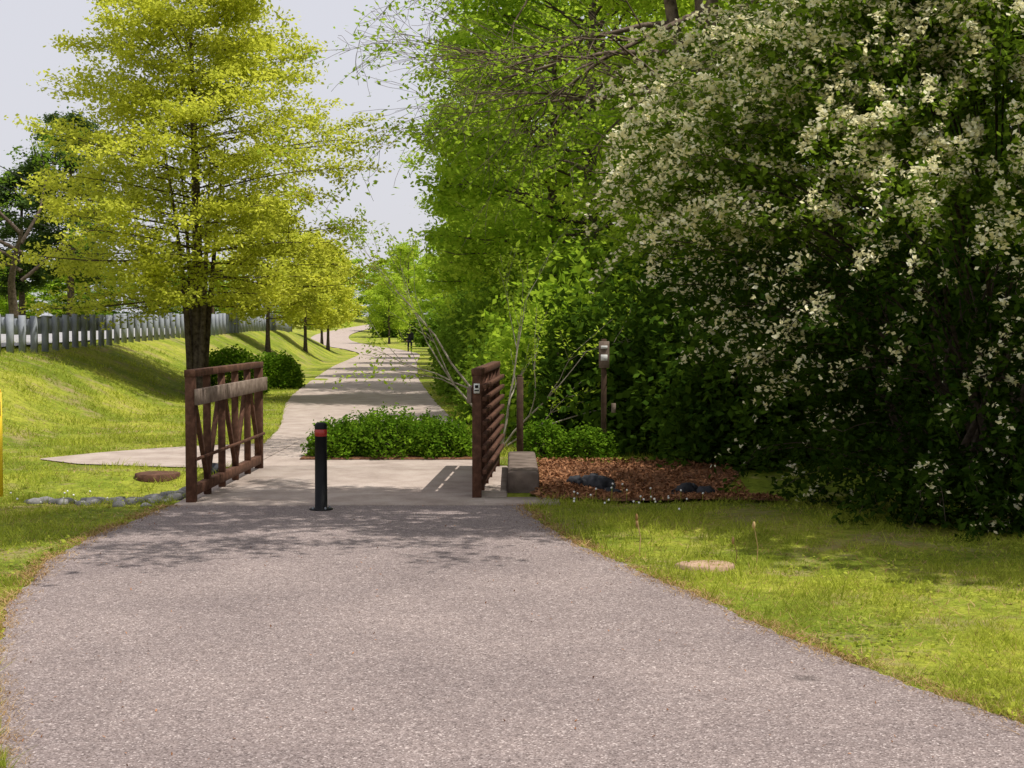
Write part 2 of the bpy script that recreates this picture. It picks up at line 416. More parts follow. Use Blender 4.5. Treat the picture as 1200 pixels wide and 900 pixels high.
# ------------------------------------------------------------------ guardrail
a = Acc()
for yy in np.arange(16, 92, .86):
    xx = float(emb_top_x(yy)); z = float(H(xx, yy))
    a.box((xx+.02, yy, z+.36), (.13, .12, .92), 0, 0)
    a.box((xx-.11, yy, z+.57), (.13, .09, .36), 0, 0)
prof = [(0, .77), (-.08, .73), (-.08, .67), (0, .62), (-.08, .57), (-.08, .50), (0, .46)]
gy2 = np.arange(15.5, 92.6, 1.9)
V = []
for yy in gy2:
    xx = float(emb_top_x(yy)); z = float(H(xx, yy))
    for px, pz in prof: V.append((xx-.18+px, yy, z+pz+.02))
n = len(gy2); k = len(prof)
F = [(i*k+j, i*k+j+1, (i+1)*k+j+1, (i+1)*k+j) for i in range(n-1) for j in range(k-1)]
a.add(V, F, 1)
a.obj('guardrail', ['galv', 'beam'])

# ------------------------------------------------------------------ trees
def make_tree(name, seed, Ht, tr, cb, env, nl, nleaf, ls, sig, bark, leaf, el=(-8, 55), subs=8, stems=1, up=.6, twl=.38, smin=.25, lr=1.0, droop=.35, spread=1.3, zs_=.6):
    rng = np.random.default_rng(seed)
    a = Acc()
    nt = 9
    ph = rng.uniform(0, 6, 2)
    def trunk(z):
        t = z/Ht
        return np.array([.06*tr*10*math.sin(t*5+ph[0])*t, .06*tr*10*math.sin(t*4+ph[1])*t, z])
    zs = np.linspace(0, Ht*.97, nt)
    rads = [tr*(1-.97*(z/Ht))**.85*(1.35 if i == 0 else 1) for i, z in enumerate(zs)]
    a.tube([trunk(z) for z in zs], rads, 10, 0)
    for s in range(1, stems):
        q = s*2*math.pi/(stems-1)+.3
        o = np.array([math.cos(q), math.sin(q), 0])*tr*1.35
        zz = np.linspace(0, Ht*.6, 7)
        a.tube([trunk(z)+o*(.75+6.5*(z/Ht)**1.5) for z in zz], [tr*.62*(1-.9*i_/6) for i_ in range(7)], 8, 0)
    cent = []; wts = []
    ez = [e[0] for e in env]; er = [e[1] for e in env]
    for i in range(nl):
        f = ((i+rng.uniform(0, 1))/nl)
        z0 = cb + (Ht*.94-cb)*f
        az = i*2.39996 + rng.uniform(-.5, .5)
        R = float(np.interp((z0-cb)/(Ht-cb), ez, er))*rng.uniform(.65, 1.12)
        e = math.radians(np.interp(f, [0, 1], el) + rng.uniform(-10, 10))
        st = trunk(z0)
        ss = np.linspace(0, 1, 6)
        wv = rng.uniform(-.12, .12, 2)
        pts = []
        for s_ in ss:
            r = R*s_
            az2 = az + wv[0]*math.sin(s_*4)
            pts.append(st + np.array([math.cos(az2)*r, math.sin(az2)*r, r*math.tan(e)*(1-droop*s_) + wv[1]*R*.4*math.sin(s_*3)]))
        pts = np.array(pts)
        r0 = max(.012, tr*.35*(1-f*.6)*R/max(er))*lr
        a.tube(pts, [r0*(1-.85*s_) for s_ in ss], 5, 0)
        for k in range(subs):
            s_ = rng.uniform(smin, 1)
            ii = s_*5; i0 = min(int(ii), 4); p = pts[i0]*(1-(ii-i0)) + pts[i0+1]*(ii-i0)
            az3 = az + rng.choice([-1, 1])*rng.uniform(.15, spread)
            L = R*twl*(1.15-s_*.7)*rng.uniform(.6, 1.2)+.15
            e3 = rng.uniform(-.35, .6)
            d = np.array([math.cos(az3)*math.cos(e3), math.sin(az3)*math.cos(e3), math.sin(e3)])
            q = [p, p+d*L*.5+np.array([0, 0, .04*L]), p+d*L + rng.normal(size=3)*.06*L]
            a.tube(q, [r0*.28, r0*.18, .003], 3, 0)
            for w in (.35, .55, .75, .92, 1.05):
                cc = p+d*L*w; cent.append(cc)
                wts.append(rng.uniform(.3, 1.6))
        for s_ in (.7, .85, 1.0):
            cent.append(pts[int(s_*5)]); wts.append(1)
    cent.append(trunk(Ht*.97)); wts.append(2)
    cent = np.array(cent); wts = np.array(wts); wts /= wts.sum()
    idx = rng.choice(len(cent), nleaf, p=wts)
    C = cent[idx] + rng.normal(size=(nleaf, 3))*np.array([sig, sig, sig*zs_])
    C[:, 2] = np.maximum(C[:, 2], .05)
    a.quads(leafquads(C, ls, rng, up), 1)
    return a.mesh(name, [bark, leaf])

oak_env = [(0, 3.4), (.12, 4.15), (.3, 4.15), (.5, 3.7), (.7, 3.0), (.85, 2.1), (1, .7)]
oak = make_tree('oak_tree', 11, 10.8, .17, 2.3, oak_env, 115, 105000, .115, .15, 'bark', 'leaf_oak', el=(-6, 45), subs=12, stems=5, smin=.08, lr=.6, droop=.5, spread=1.5, zs_=.5)
put(oak, 'oak_tree', (-7.75, 35, float(H(-7.75, 35))-.05), .4)

young_env = [(0, 1.6), (.3, 2.0), (.6, 1.5), (1, .3)]
young = make_tree('young_oak_tree', 21, 6.5, .1, 1.4, young_env, 40, 9000, .21, .22, 'bark', 'leaf_oak', el=(0, 50), subs=7)
young2 = make_tree('young_oak_tree', 22, 6.0, .1, 1.3, [(0, 1.8), (.3, 2.4), (.6, 2.0), (1, .6)], 40, 9000, .21, .22, 'bark', 'leaf_yg', el=(5, 50), subs=7)
for (x, y_, s, me) in [(-10.3, 60, 1.0, young), (-10.6, 73, .95, young), (-11.9, 92, 1.05, young), (-15.5, 116, 1.15, young2), (-12.6, 146, 1.1, young2), (-24, 150, 1.2, young2), (-17, 195, 1.2, young2), (-29, 200, 1.3, young2)]:
    put(me, 'young_oak_tree', (x, y_, float(H(x, y_))-.05), random.uniform(0, 6), s)

be = [(0, 2.0), (.2, 3.3), (.45, 4.0), (.7, 3.3), (.88, 2.0), (1, .5)]
bt = [make_tree('broadleaf_tree', 31, 14, .22, 1.4, be, 70, 44000, .18, .24, 'bark', 'leaf_green', el=(-3, 60), subs=9),
      make_tree('broadleaf_tree', 32, 14, .2, 1.6, be, 70, 44000, .18, .26, 'bark', 'leaf_yg', el=(-3, 60), subs=9),
      make_tree('broadleaf_tree', 33, 14, .24, 1.0, be, 60, 24000, .24, .28, 'bark', 'leaf_mid', el=(0, 60), subs=7)]
lo = [make_tree('broadleaf_tree', 35+k, 14, .2, 1.2, be, 40, 8000, .42, .35, 'bark', m_, el=(-5, 60), subs=5) for k, m_ in enumerate(['leaf_green', 'leaf_yg', 'leaf_mid'])]
rowA = [(3.6, 27.5, 10.5, 1, .85), (1.9, 34, 14, 0, 1), (1.2, 42, 14, 1, 1), (.5, 51, 13.5, 0, 1), (.0, 60, 13, 1, 1), (-.7, 70, 12, 1, .95), (-1.3, 82, 12, 0, .95),
        (-1.6, 94, 12, 1, .95), (-2.4, 107, 11.5, 0, .95), (-3.9, 122, 11, 1, .95), (-7.2, 152, 11, 0, 1), (-12.5, 172, 11, 1, 1), (-14.5, 195, 11, 0, 1), (-13, 230, 11, 1, 1.1),
        (7, 22.5, 12, 2, 1), (8.5, 30, 12, 0, 1), (6.5, 39, 12.5, 2, 1), (6, 52, 13, 0, 1.1),
        (13, 24, 12, 2, 1.3), (15, 36, 12, 2, 1.5), (12.5, 54, 13, 2, 1.5), (20, 27, 13, 2, 1.4), (7, 72, 13, 2, 1.5), (5, 98, 13, 2, 1.5)]
for (x, y_, h, v, w) in rowA:
    s = h/14
    src = lo if (y_ > 74 or x > 9) else bt
    put(src[v], 'broadleaf_tree', (x, y_, float(rise(y_))-.05), random.uniform(0, 6), (s*w, s*w, s))

rr = random.Random(8)
def dist(x, y_, h, v, w=1.2):
    s = h/14
    put(lo[v], 'distant_tree', (x, y_, float(H(x, y_))-.6), rr.uniform(0, 6), (s*w, s*w, s))
for k in range(34):
    dist(-185+k*5.6+rr.uniform(-2, 2), 240+rr.uniform(-15, 30), rr.uniform(7.5, 11.5), rr.choice([0, 1, 2, 0]), 1.9)
for k in range(13):
    dist(-33-k*4.6+rr.uniform(-1, 1), 125+rr.uniform(-10, 25), rr.uniform(5.5, 8.5), rr.choice([0, 2, 2]), 1.8)

pine_env = [(0, 1.6), (.25, 3.6), (.5, 3.3), (.75, 2.2), (1, .5)]
pine = make_tree('pine_tree', 51, 16, .28, 4.5, pine_env, 42, 22000, .28, .3, 'bark', 'leaf_pine', el=(-8, 30), subs=9)
put(pine, 'pine_tree', (-28.5, 92, 1.0), 1.0, (.95, .95, .93))
put(pine, 'pine_tree', (-33, 96, 1.0), 3.0, (.9, .9, .75))

def branch(a, p, d, L, r, depth, rng, tips, grav=-.03, kids=(3, 5), noise=.16, k=5, spread=(.35, .95)):
    n = 6
    pts = [np.array(p, float)]; d = np.array(d, float); d /= np.linalg.norm(d)
    dirs = [d.copy()]
    for i in range(n):
        d = d + rng.normal(size=3)*noise + np.array([0, 0, grav]); d /= np.linalg.norm(d)
        pts.append(pts[-1]+d*L/n); dirs.append(d.copy())
    a.tube(pts, [max(r*(1-.75*i/n), .003) for i in range(n+1)], k, 0)
    if depth == 0:
        for q in pts[2:]: tips.append(q)
        return
    for c in range(rng.integers(*kids)+1):
        s = rng.integers(2, n+1)
        nd = dirs[s] + nrm(rng.normal(size=3))*rng.uniform(*spread)
        branch(a, pts[s], nd, L*rng.uniform(.4, .7), r*(1-.75*s/n)*.75, depth-1, rng, tips, grav, kids, noise, max(3, k-1), spread)

rng = np.random.default_rng(61)
a = Acc(); tips = []
branch(a, (0, 0, 0), (.12, 0, 1), 6, .3, 0, rng, [], .02, k=8, noise=.08)
for q in range(6):
    branch(a, (.45, 0, 3+q*.5), (rng.uniform(-1, 1), rng.uniform(-.5, .5), .8), 4.5, .12, 2, rng, tips)
tips = np.array(tips); C = tips[rng.integers(0, len(tips), 6000)]+rng.normal(size=(6000, 3))*.2
a.quads(leafquads(C, .22, rng), 1)
a.obj('leaning_tree', ['bark', 'leaf_mid'], (-26.6, 76, 1.3))

# sycamore with bare limbs over the hedge
rng = np.random.default_rng(72)
a = Acc(); tips = []
tp = [(4.05, 22, 0), (3.8, 22, 2), (3.4, 22, 4), (3.05, 21.9, 5.5), (2.9, 21.7, 7.2), (3.1, 21.7, 9.5), (2.9, 21.6, 12)]
a.tube(tp, [.30, .25, .22, .2, .17, .12, .05], 10, 0)
a.tube([(3.2, 22, 4.8), (2.5, 21.9, 6.2), (2.2, 21.9, 8), (1.8, 21.8, 10)], [.13, .11, .08, .04], 8, 0)
for (p, d, L, r) in [((3.0, 21.9, 5.9), (-1, -.35, .02), 3.5, .06), ((3.1, 21.9, 5.5), (-1, -.3, -.12), 3.4, .055), ((2.9, 21.8, 6.8), (-1, -.2, -.05), 3.5, .06),
                     ((2.4, 21.9, 6.4), (-1, -.3, -.3), 2.8, .05), ((2.95, 21.8, 6.6), (-.8, -.5, -.25), 3.4, .055), ((3.3, 22, 5.0), (-1, -.5, .0), 3.0, .045), ((3.5, 22, 4.4), (-1, -.5, .1), 2.8, .04), ((2.2, 21.9, 8), (-1, 0, .1), 2.8, .06), ((3.0, 21.8, 8), (.8, -.4, .3), 4, .07), ((3.0, 21.8, 6.4), (.8, -.5, .2), 3.5, .06)]:
    branch(a, p, d, L, r, 3, rng, tips, -.03, (3, 5), .12, 6)
tips = np.array(tips)
C = tips[rng.integers(0, len(tips), 4500)]+rng.normal(size=(4500, 3))*.07
a.quads(leafquads(C, .085, rng), 1)
a.obj('sycamore_tree', ['bark_syc', 'leaf_green'])

# tall trees to the right (crowns above the frame) that shade the path and the bush
rng = np.random.default_rng(77)
a = Acc(); tips = []
a.tube([(6.6, 12.6, 0), (6.5, 12.6, 3), (6.3, 12.5, 6.5), (6.2, 12.4, 9), (6.3, 12.3, 12)], [.26, .22, .2, .15, .05], 10, 0)
for (z, d, L) in [(6.4, (-1, -.12, .42), 4.2), (7.2, (-1, .06, .35), 4.6), (7.6, (-1, -.2, .3), 4.6), (8.0, (-1, -.05, .25), 4.8), (8.8, (-1, .1, .3), 4.2), (9.4, (-1, -.15, .3), 4.6), (8.6, (.8, -.4, .5), 3), (9.5, (.7, .6, .5), 3), (10, (.2, -.3, 1), 2.5)]:
    branch(a, (6.25, 12.45, z), d, L, .11, 3, rng, tips, -.01, (3, 5), .09, 6, (.35, .75))
tips = np.array(tips); tips = tips[tips[:, 2] > 5.6]
C = tips[rng.integers(0, len(tips), 26000)]+rng.normal(size=(26000, 3))*np.array([.15, .10, .10])
a.quads(leafquads(C, .12, rng, 1.0), 1)
a.obj('overhanging_tree', ['bark', 'leaf_green'])
se = [(0, 3.5), (.3, 5.2), (.6, 4.6), (1, 1)]
sh2 = make_tree('shade_tree', 82, 12, .28, 6, se, 50, 34000, .25, .3, 'bark', 'leaf_green', el=(0, 45), subs=9)
put(sh2, 'shade_tree', (10.7, 12.2, 0), 1.3, (.95, .88, 1))
put(sh2, 'shade_tree', (10.0, 17.5, 0), 2.3, (.9, .9, 1.05))

# ------------------------------------------------------------------ honeysuckle bush
rng = np.random.default_rng(91)
a = Acc()
cx, cy = 4.8, 14.1
def bush_r(th, zf):
    low = .80 if math.cos(th) > -.45 else .62
    base = np.interp(zf, [0, .12, .3, .5, .68, .82, .93, 1], [low, low+.04, .86, 1.0, .90, .72, .45, .05])
    lump = 1 + .09*math.sin(3*th+5*zf+1) + .07*math.sin(7*th-9*zf) + .06*math.sin(13*th+17*zf)
    return base*lump
HB = 5.9
C = []; C2 = []; FC = []; 
for s in range(1750):
    th = rng.uniform(0, 2*math.pi)
    if math.sin(th) > .3 and rng.uniform() < .7: th = -th
    zf = rng.uniform(.0, 1)**.85
    if s > 1600: zf = rng.uniform(0, .1); th = rng.uniform(-2.2, -.3)
    rf = bush_r(th, zf)*rng.uniform(.70, 1.04)
    end = np.array([cx+math.cos(th)*3.6*rf, cy+math.sin(th)*2.6*rf, zf*HB])
    inn = np.array([cx+math.cos(th)*3.6*rf*.45, cy+math.sin(th)*2.6*rf*.45, max(.1, zf*HB*.8-.1)])
    out = np.array([math.cos(th), math.sin(th), 0])
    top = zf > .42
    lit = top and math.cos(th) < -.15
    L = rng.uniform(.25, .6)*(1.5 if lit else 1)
    tip = end + out*L*.6 + np.array([0, 0, -L*rng.uniform(-.2, .7)]) + rng.normal(size=3)*.08
    mid = (inn+end)/2 + np.array([0, 0, .35])
    tt = np.linspace(0, 1, 8)[:, None]
    b1 = inn*(1-tt)**2+mid*2*tt*(1-tt)+end*tt**2
    pts = np.vstack([b1, (end+tip)/2+np.array([0, 0, .05]), tip])
    pts[:, 2] = np.maximum(pts[:, 2], .04)
    if s % 3 == 0: a.tube(pts, np.linspace(.012, .002, len(pts)), 3, 0)
    nn = 88 if top else 64
    u = rng.uniform(.3, 1, nn)**.8*(len(pts)-1)
    i0 = np.minimum(u.astype(int), len(pts)-2); fr = (u-i0)[:, None]
    (C2 if top else C).append(pts[i0]*(1-fr)+pts[i0+1]*fr + rng.normal(size=(nn, 3))*.07)  # upper shoots take the painted-sun leaf colour, lower ones the painted-shade colour
    pf = .8 if lit else (.75 if zf > .2 else .35)
    if rng.uniform() < pf:
        nf = rng.integers(30, 95) if lit else (rng.integers(15, 60) if top else (rng.integers(6, 30) if zf > .2 else rng.integers(2, 10)))
        u = rng.uniform(.6 if top else .72, 1, nf)*(len(pts)-1)
        i0 = np.minimum(u.astype(int), len(pts)-2); fr = (u-i0)[:, None]
        FC.append(pts[i0]*(1-fr)+pts[i0+1]*fr + rng.normal(size=(nf, 3))*.032 + np.array([0, 0, .06])+out*.05)
C = np.vstack(C); C[:, 2] = np.maximum(C[:, 2], .03)
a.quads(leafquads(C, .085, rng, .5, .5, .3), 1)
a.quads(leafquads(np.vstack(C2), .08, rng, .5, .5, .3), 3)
FC = np.vstack(FC)
F3 = np.repeat(FC, 2, axis=0)+rng.normal(size=(len(FC)*2, 3))*.016
a.quads(leafquads(F3, .05, rng, .3, .65, 0), 2)
for k in range(10):
    th = rng.uniform(0, 6.28)
    branch(a, (cx+rng.uniform(-.8, .8), cy+rng.uniform(-.3, .9), 0), (math.cos(th)*.4, abs(math.sin(th))*.4, 1), 2.6, .05, 1, rng, [], -.02)
a.obj('honeysuckle_bush', ['bark', 'leaf_honey', 'flower', 'leaf_honey2'])

# ------------------------------------------------------------------ shrubs
def shrub_mesh(name, seed, rx, ry, h, nleaf, ls, mat, boxy=1.0, lumps=.12, fill=.75):
    rng = np.random.default_rng(seed); a = Acc()
    for k in range(14):
        th = rng.uniform(0, 6.28)
        a.tube([(0, 0, 0), (math.cos(th)*rx*.3, math.sin(th)*ry*.3, h*.4), (math.cos(th)*rx*.6, math.sin(th)*ry*.6, h*.75)], [.015, .01, .003], 4, 0)
    d = nrm(rng.normal(size=(nleaf, 3))); d[:, 2] = np.abs(d[:, 2])
    p = 2+boxy
    sc = 1/(np.abs(d[:, 0])**p+np.abs(d[:, 1])**p+np.abs(d[:, 2])**p)**(1/p)
    th = np.arctan2(d[:, 1], d[:, 0])
    f = 1+lumps*(np.sin(4*th+3*d[:, 2]+seed)+.7*np.sin(9*th-6*d[:, 2])+.6*np.sin(15*d[:, 2]+11*th))
    rad = rng.uniform(fill, 1.03, nleaf)
    C = d*(sc*f*rad)[:, None]*np.array([rx, ry, h])
    C[:, 2] = np.maximum(C[:, 2], .02)
    C += rng.normal(size=C.shape)*ls*.4
    C[:, 2] = np.maximum(C[:, 2], .01)
    a.quads(leafquads(C, ls, rng, .5, .6, -.2), 1)
    return a.mesh(name, ['bark', mat])
he = empty('hedge', (0, 0, 0))
for (x, y_, rx, ry, h, s) in [(-2.36, 19.35, .40, .45, .46, 1), (-1.66, 19.35, .50, .5, .58, 2), (-.92, 19.3, .40, .42, .46, 3), (-2.0, 20.05, .5, .45, .50, 4), (-1.2, 20.05, .5, .45, .48, 5)]:
    put(shrub_mesh('hedge_clump', s, rx, ry, h, 5000, .055, 'leaf_hedge', .35, .14), 'clump_%d' % s, (x, y_, .0), parent=he)
sm = shrub_mesh('round_shrub', 7, .72, .72, .98, 7000, .09, 'leaf_hedge', .6, .06)
put(sm, 'round_shrub', (-6.95, 42, 0))
put(sm, 'round_shrub', (-7.55, 38, float(H(-7.55, 38))), 2, (1.25, 1.25, 1.15))
put(sm, 'round_shrub', (-7.2, 44.2, 0), 1, .8)
lowsh = shrub_mesh('low_shrub', 8, .33, .33, .48, 3000, .055, 'leaf_hedge', .3, .12)
put(lowsh, 'low_shrub', (.42, 19.1, 0)); put(lowsh, 'low_shrub', (1.02, 18.9, 0), 2, (1, 1, .85)); 
ug = [shrub_mesh('undergrowth_shrub', 40+k, 1.1, 1.0, 1.9, 8000, .14, ['leaf_mid', 'leaf_shrub', 'leaf_green'][k], .2, .22, .5) for k in range(3)]
ugl = shrub_mesh('undergrowth_shrub', 44, 1.1, 1.0, 1.9, 2500, .25, 'leaf_mid', .2, .22, .5)
rr = random.Random(3)
lst = [(1.2, 21.5, 1.0), (2.3, 20.2, 1.1), (.6, 23, 1.0), (-.1, 26, .8), (1.2, 25.5, 1.2), (3, 23, 1.4), (2.9, 18.6, .9), (4.4, 20, 1.5), (.2, 29, 1.0), (1.4, 29.5, 1.4), (-.4, 33, 1.0), (.4, 35, 1.3),
       (-.9, 38, 1.0), (-.1, 41, 1.4), (-1.1, 46, 1.1), (-1.2, 52, 1.2), (-1.7, 58, 1.2), (-2.0, 65, 1.3), (-2.4, 73, 1.3), (-2.8, 82, 1.3), (-3.0, 92, 1.4), (-3.5, 103, 1.4), (-4.6, 118, 1.4), (-7.5, 134, 1.5),
       (6.2, 19, 1.8), (8, 20, 2), (5, 25, 1.8), (3, 30, 1.8), (3, 37, 2), (11, 24, 2.3), (9, 17.5, 1.7), (-10.4, 156, 1.6), (-15, 172, 1.6), (-17, 190, 1.6)]
for n_, (x, y_, s) in enumerate(lst):
    v = 1 if (y_ < 22 or x > 2.2) else rr.choice([0, 0, 2])
    put(ug[v] if y_ < 45 else ugl, 'undergrowth_shrub', (x, y_, float(rise(y_))-.03), rr.uniform(0, 6), (s, s, s*rr.uniform(.85, 1.2)))

rng = np.random.default_rng(15); a = Acc(); tips = []
for (d, L, r) in [((-.55, 0, 1), 2.3, .022), ((.5, -.1, .9), 1.9, .02), ((.05, 0, 1), 2.2, .022), ((-.25, -.2, 1), 2.9, .024), ((.9, 0, .75), 1.8, .018)]:
    branch(a, (0, 0, 0), d, L, r, 2, rng, tips, .0, (2, 4), .09, 6, (.3, .7))
tips = np.array(tips); C = tips[rng.integers(0, len(tips), 2600)]+rng.normal(size=(2600, 3))*.06
a.quads(leafquads(C, .07, rng), 1)
a.obj('pale_sapling', ['bark_pale', 'leaf_yg'], (-.15, 20.6, 0))

# ------------------------------------------------------------------ posts
a = Acc(); a.box((0, 0, .56), (.085, .085, 1.16)); a.box((0, 0, 1.15), (.06, .06, .03))
o = a.obj('wooden_post', ['postwood'], (.1, 17.95, 0)); o.modifiers.new('b', 'BEVEL').width = .006
a = Acc(); a.box((0, 0, .8), (.07, .07, 1.62)); a.box((-.0, -.045, 1.40), (.14, .018, .36), 0, 1); a.box((0, -.058, 1.5), (.09, .006, .04), 0, 2); a.box((0, -.058, 1.36), (.09, .006, .08), 0, 2); a.box((.13, -.05, .68), (.06, .01, .13), 0, 1)
o = a.obj('trail_sign', ['postwood', 'wood', 'white'], (1.24, 19.2, 0)); o.modifiers.new('b', 'BEVEL').width = .004
a = Acc(); a.box((0, 0, .52), (.09, .02, 1.12)); a.box((0, -.0125, .9), (.07, .004, .15), 0, 1); a.box((0, 0, 1.09), (.07, .024, .03), 0, 0)
a.obj('yellow_marker_post', ['yellow', 'black'], (-5.47, 15.1, 0))

# ------------------------------------------------------------------ stones
rng = np.random.default_rng(33); a = Acc()
for k in range(200):
    x = -3.42-abs(rng.normal())*.65; y_ = 14.85+rng.normal()*.33; r = rng.uniform(.018, .075)
    a.blob((x, y_, float(H(x, y_))+r*.25), (r*1.3, r, r*.8), rng, 0, 7, 4, .3)
a.obj('gravel_rocks', ['rock'])
a = Acc()
for (x, y_, r) in [(.95, 16.3, .17), (1.12, 16.1, .11), (.75, 16.2, .12), (2.05, 16.6, .13), (2.25, 16.5, .11), (1.75, 15.3, .08), (-3.62, 17.3, .1)]:
    a.blob((x, y_, float(H(x, y_))+r*.3), (r*1.2, r, r*.8), rng, 0, 10, 6, .28)
a.obj('dark_rocks', ['darkrock'])
a = Acc(); k_ = 10
ang = np.linspace(0, 2*math.pi, k_, endpoint=False); rj = rng.uniform(.82, 1.12, k_)
V = []
for z_, q in ((-.01, 1), (.028, .98), (.036, .9), (.04, .02)):
    for t_, r_ in zip(ang, rj): V.append((1.42+.24*r_*q*math.cos(t_), 10.35+.17*r_*q*math.sin(t_), z_))
F = [(l*k_+i_, l*k_+(i_+1) % k_, (l+1)*k_+(i_+1) % k_, (l+1)*k_+i_) for l in range(3) for i_ in range(k_)]
a.add(V, F, 0)
a.obj('flat_stone', ['sand'])
a = Acc(); a.tube([(0, 0, -.05), (0, 0, .03), (0, 0, .035)], [.27, .27, .25], 24, 0, cap=True)
a.obj('manhole_cover', ['rust'], (-4.3, 17.2, float(H(-4.3, 17.2))+.01))

BR = 2.65
xs_ = np.linspace(.3, BR, 32); ys_ = np.linspace(14.35, 18.4, 40)
Xb, Yb = np.meshgrid(xs_, ys_)
Xb2 = Xb + .12*np.sin(Yb*5)*(Xb < .5) + .15*np.sin(Yb*4)*(Xb > BR-.1); Yb2 = Yb + .12*np.sin(Xb*4)+.05*np.sin(Xb*11)
a = Acc(); i, j = np.meshgrid(np.arange(39), np.arange(31), indexing='ij')
a.add(np.stack([Xb2, Yb2, H(Xb2, Yb2)+.03], -1).reshape(-1, 3), np.stack([i*32+j, i*32+j+1, (i+1)*32+j+1, (i+1)*32+j], -1).reshape(-1, 4), 0)
a.obj('mulch_bed', ['soil'], smooth=True)
a = Acc(); N = 7500
x = rng.uniform(.25, BR+.1, N); y_ = 14.3+rng.uniform(0, 4.3, N)-.15*rng.uniform(0, 1, N)**4
C = np.stack([x, y_, H(x, y_)+.04+rng.uniform(0, .03, N)], -1)
a.quads(leafquads(C, .065, rng, 1.2, .35, 0), 0); a.obj('leaf_litter', ['litter'])
a = Acc(); a.box((-1.65, 19.7, .018), (2.35, 1.7, .03)); o = a.obj('hedge_bed', ['soil']); o.modifiers.new('b', 'BEVEL').width = .012

# ------------------------------------------------------------------ grass
rng = np.random.default_rng(44)
def on_path(x, y, pad=0.0):
    p = (y < 14.0) & (x > aL(y)-pad) & (x < aR(y)+pad)
    p |= (y >= 14.0) & (y < 17.95) & (x > -3.4-pad) & (x < .3+pad)
    p |= (y >= 17.9) & (x > pL(y)-pad) & (x < pR(y)+pad)
    lo_ = np.interp(x, [-6.3, -5.6, -4.7, -3.9, -3.3], [18.9, 18.25, 17.95, 17.75, 17.95])
    hi_ = np.interp(x, [-6.3, -5.8, -5.2, -4.6, -3.3], [19.0, 19.9, 20.6, 21.1, 21.7])
    p |= (x > -6.3) & (x < -3.3) & (y > lo_) & (y < hi_)
    p |= (x > .2) & (x < BR) & (y > 14.45) & (y < 18.4)
    return p
def blades(x, y, h, w, rng, lean=.5):
    N = len(x); z = H(x, y)
    az = rng.uniform(0, 6.283, N)
    u = np.stack([np.cos(az), np.sin(az), 0*az], -1)*(w*.5)[:, None]
    l = rng.normal(size=(N, 2))*lean
    tip = np.stack([l[:, 0]*h, l[:, 1]*h, h], -1)
    b = np.stack([x, y, z-.003], -1)
    return np.stack([b-u, b+u, b+tip+u*.15, b+tip-u*.15], 1)
N = 340000
y = np.exp(rng.uniform(math.log(5.2), math.log(42), N)); x = rng.uniform(-.385, .385, N)*y
k = ~on_path(x, y, -.01) & ((x < 0) | (y < 15) | ((x < pR(y)+2.5) & (y > 19))); x = x[k]; y = y[k]
def patch(x, y): return (np.sin(x*3.1+1+np.sin(y*1.7))*np.sin(y*2.3+np.sin(x*2.1))+.6*np.sin(x*7.3+y*4.1)*np.sin(y*8.3-x*2.7)+.5*np.sin(x*17+y*5)*np.sin(y*15-x*6))
pt = patch(x, y)
k = rng.uniform(-1.2, .8, len(x)) < pt+.1; x = x[k]; y = y[k]; pt = pt[k]; N = len(x)
sc = np.clip(y/9, .8, 3.2)
h = rng.uniform(.015, .07, N)*(.75+.55*pt.clip(-.8, 1.3))*np.clip(y/12, .9, 1.4)
a = Acc(); a.quads(blades(x, y, h, .006*sc, rng, .7), 0)
N = 44000
y = np.exp(rng.uniform(math.log(5.2), math.log(34), N)); x = rng.uniform(-.385, .385, N)*y
k = ~on_path(x, y, -.01) & ((x < 0) | (y < 15)); x = x[k]; y = y[k]
a.quads(blades(x, y, rng.uniform(.008, .04, len(x)), .006*np.clip(y/9, .8, 2.5), rng, 1.8), 1)
N = 28000
y = np.exp(rng.uniform(math.log(5.2), math.log(25), N)); x = rng.uniform(-.385, .385, N)*y
k = ~on_path(x, y, 0) & ((x < 0) | (y < 15)) & (patch(x*.8+3, y*.8) > .35); x = x[k]; y = y[k]
a.quads(leafquads(np.stack([x, y, H(x, y)+rng.uniform(.015, .05, len(x))], -1), .03, rng, 1.5, .8, 0), 0)
a.obj('grass', ['grass', 'dry'])
a = Acc()
for (f, sgn) in ((aL, -1), (aR, 1)):
    N = 17000
    y = np.exp(rng.uniform(math.log(5), math.log(14), N)); dens = (np.sin(y*3.3+sgn)+np.sin(y*7.7)+np.sin(y*19)) > rng.uniform(-2.7, 1.6, N)
    y = y[dens]; N = len(y)
    x = f(y)+sgn*(rng.normal(size=N)*.07+.03)
    a.quads(blades(x, y, rng.uniform(.006, .03, N), .007*np.clip(y/9, .8, 2), rng, 1.6), 0)
a.obj('dry_grass_fringe', ['dry'])
a = Acc()
N = 500
y = rng.uniform(9, 13, N); x = aR(y)+rng.exponential(.5, N)+.05
a.quads(blades(x, y, rng.uniform(.08, .16, N), np.full(N, .008), rng, .3), 0)
for (x, y_, h_) in [(1.78, 10.3, .32), (.98, 10.9, .30), (1.0, 11.1, .22), (1.66, 10.5, .18)]:
    a.tube([(x, y_, 0), (x+.01, y_, h_*.5), (x-.02, y_, h_)], [.004, .003, .002], 4, 1)
    a.blob((x-.02, y_, h_), (.012, .012, .03), rng, 1, 6, 4)
a.obj('tall_weeds', ['grass', 'dry'])
a = Acc()
def dand(x, y_, h_):
    z = float(H(x, y_))
    a.tube([(x, y_, z), (x+.005, y_, z+h_)], [.0025, .002], 4, 0); a.blob((x+.005, y_, z+h_), .011, rng, 1, 7, 5, .1)
for k in range(20): dand(rng.uniform(-6.2, -3.8), rng.uniform(13, 16), rng.uniform(.06, .16))
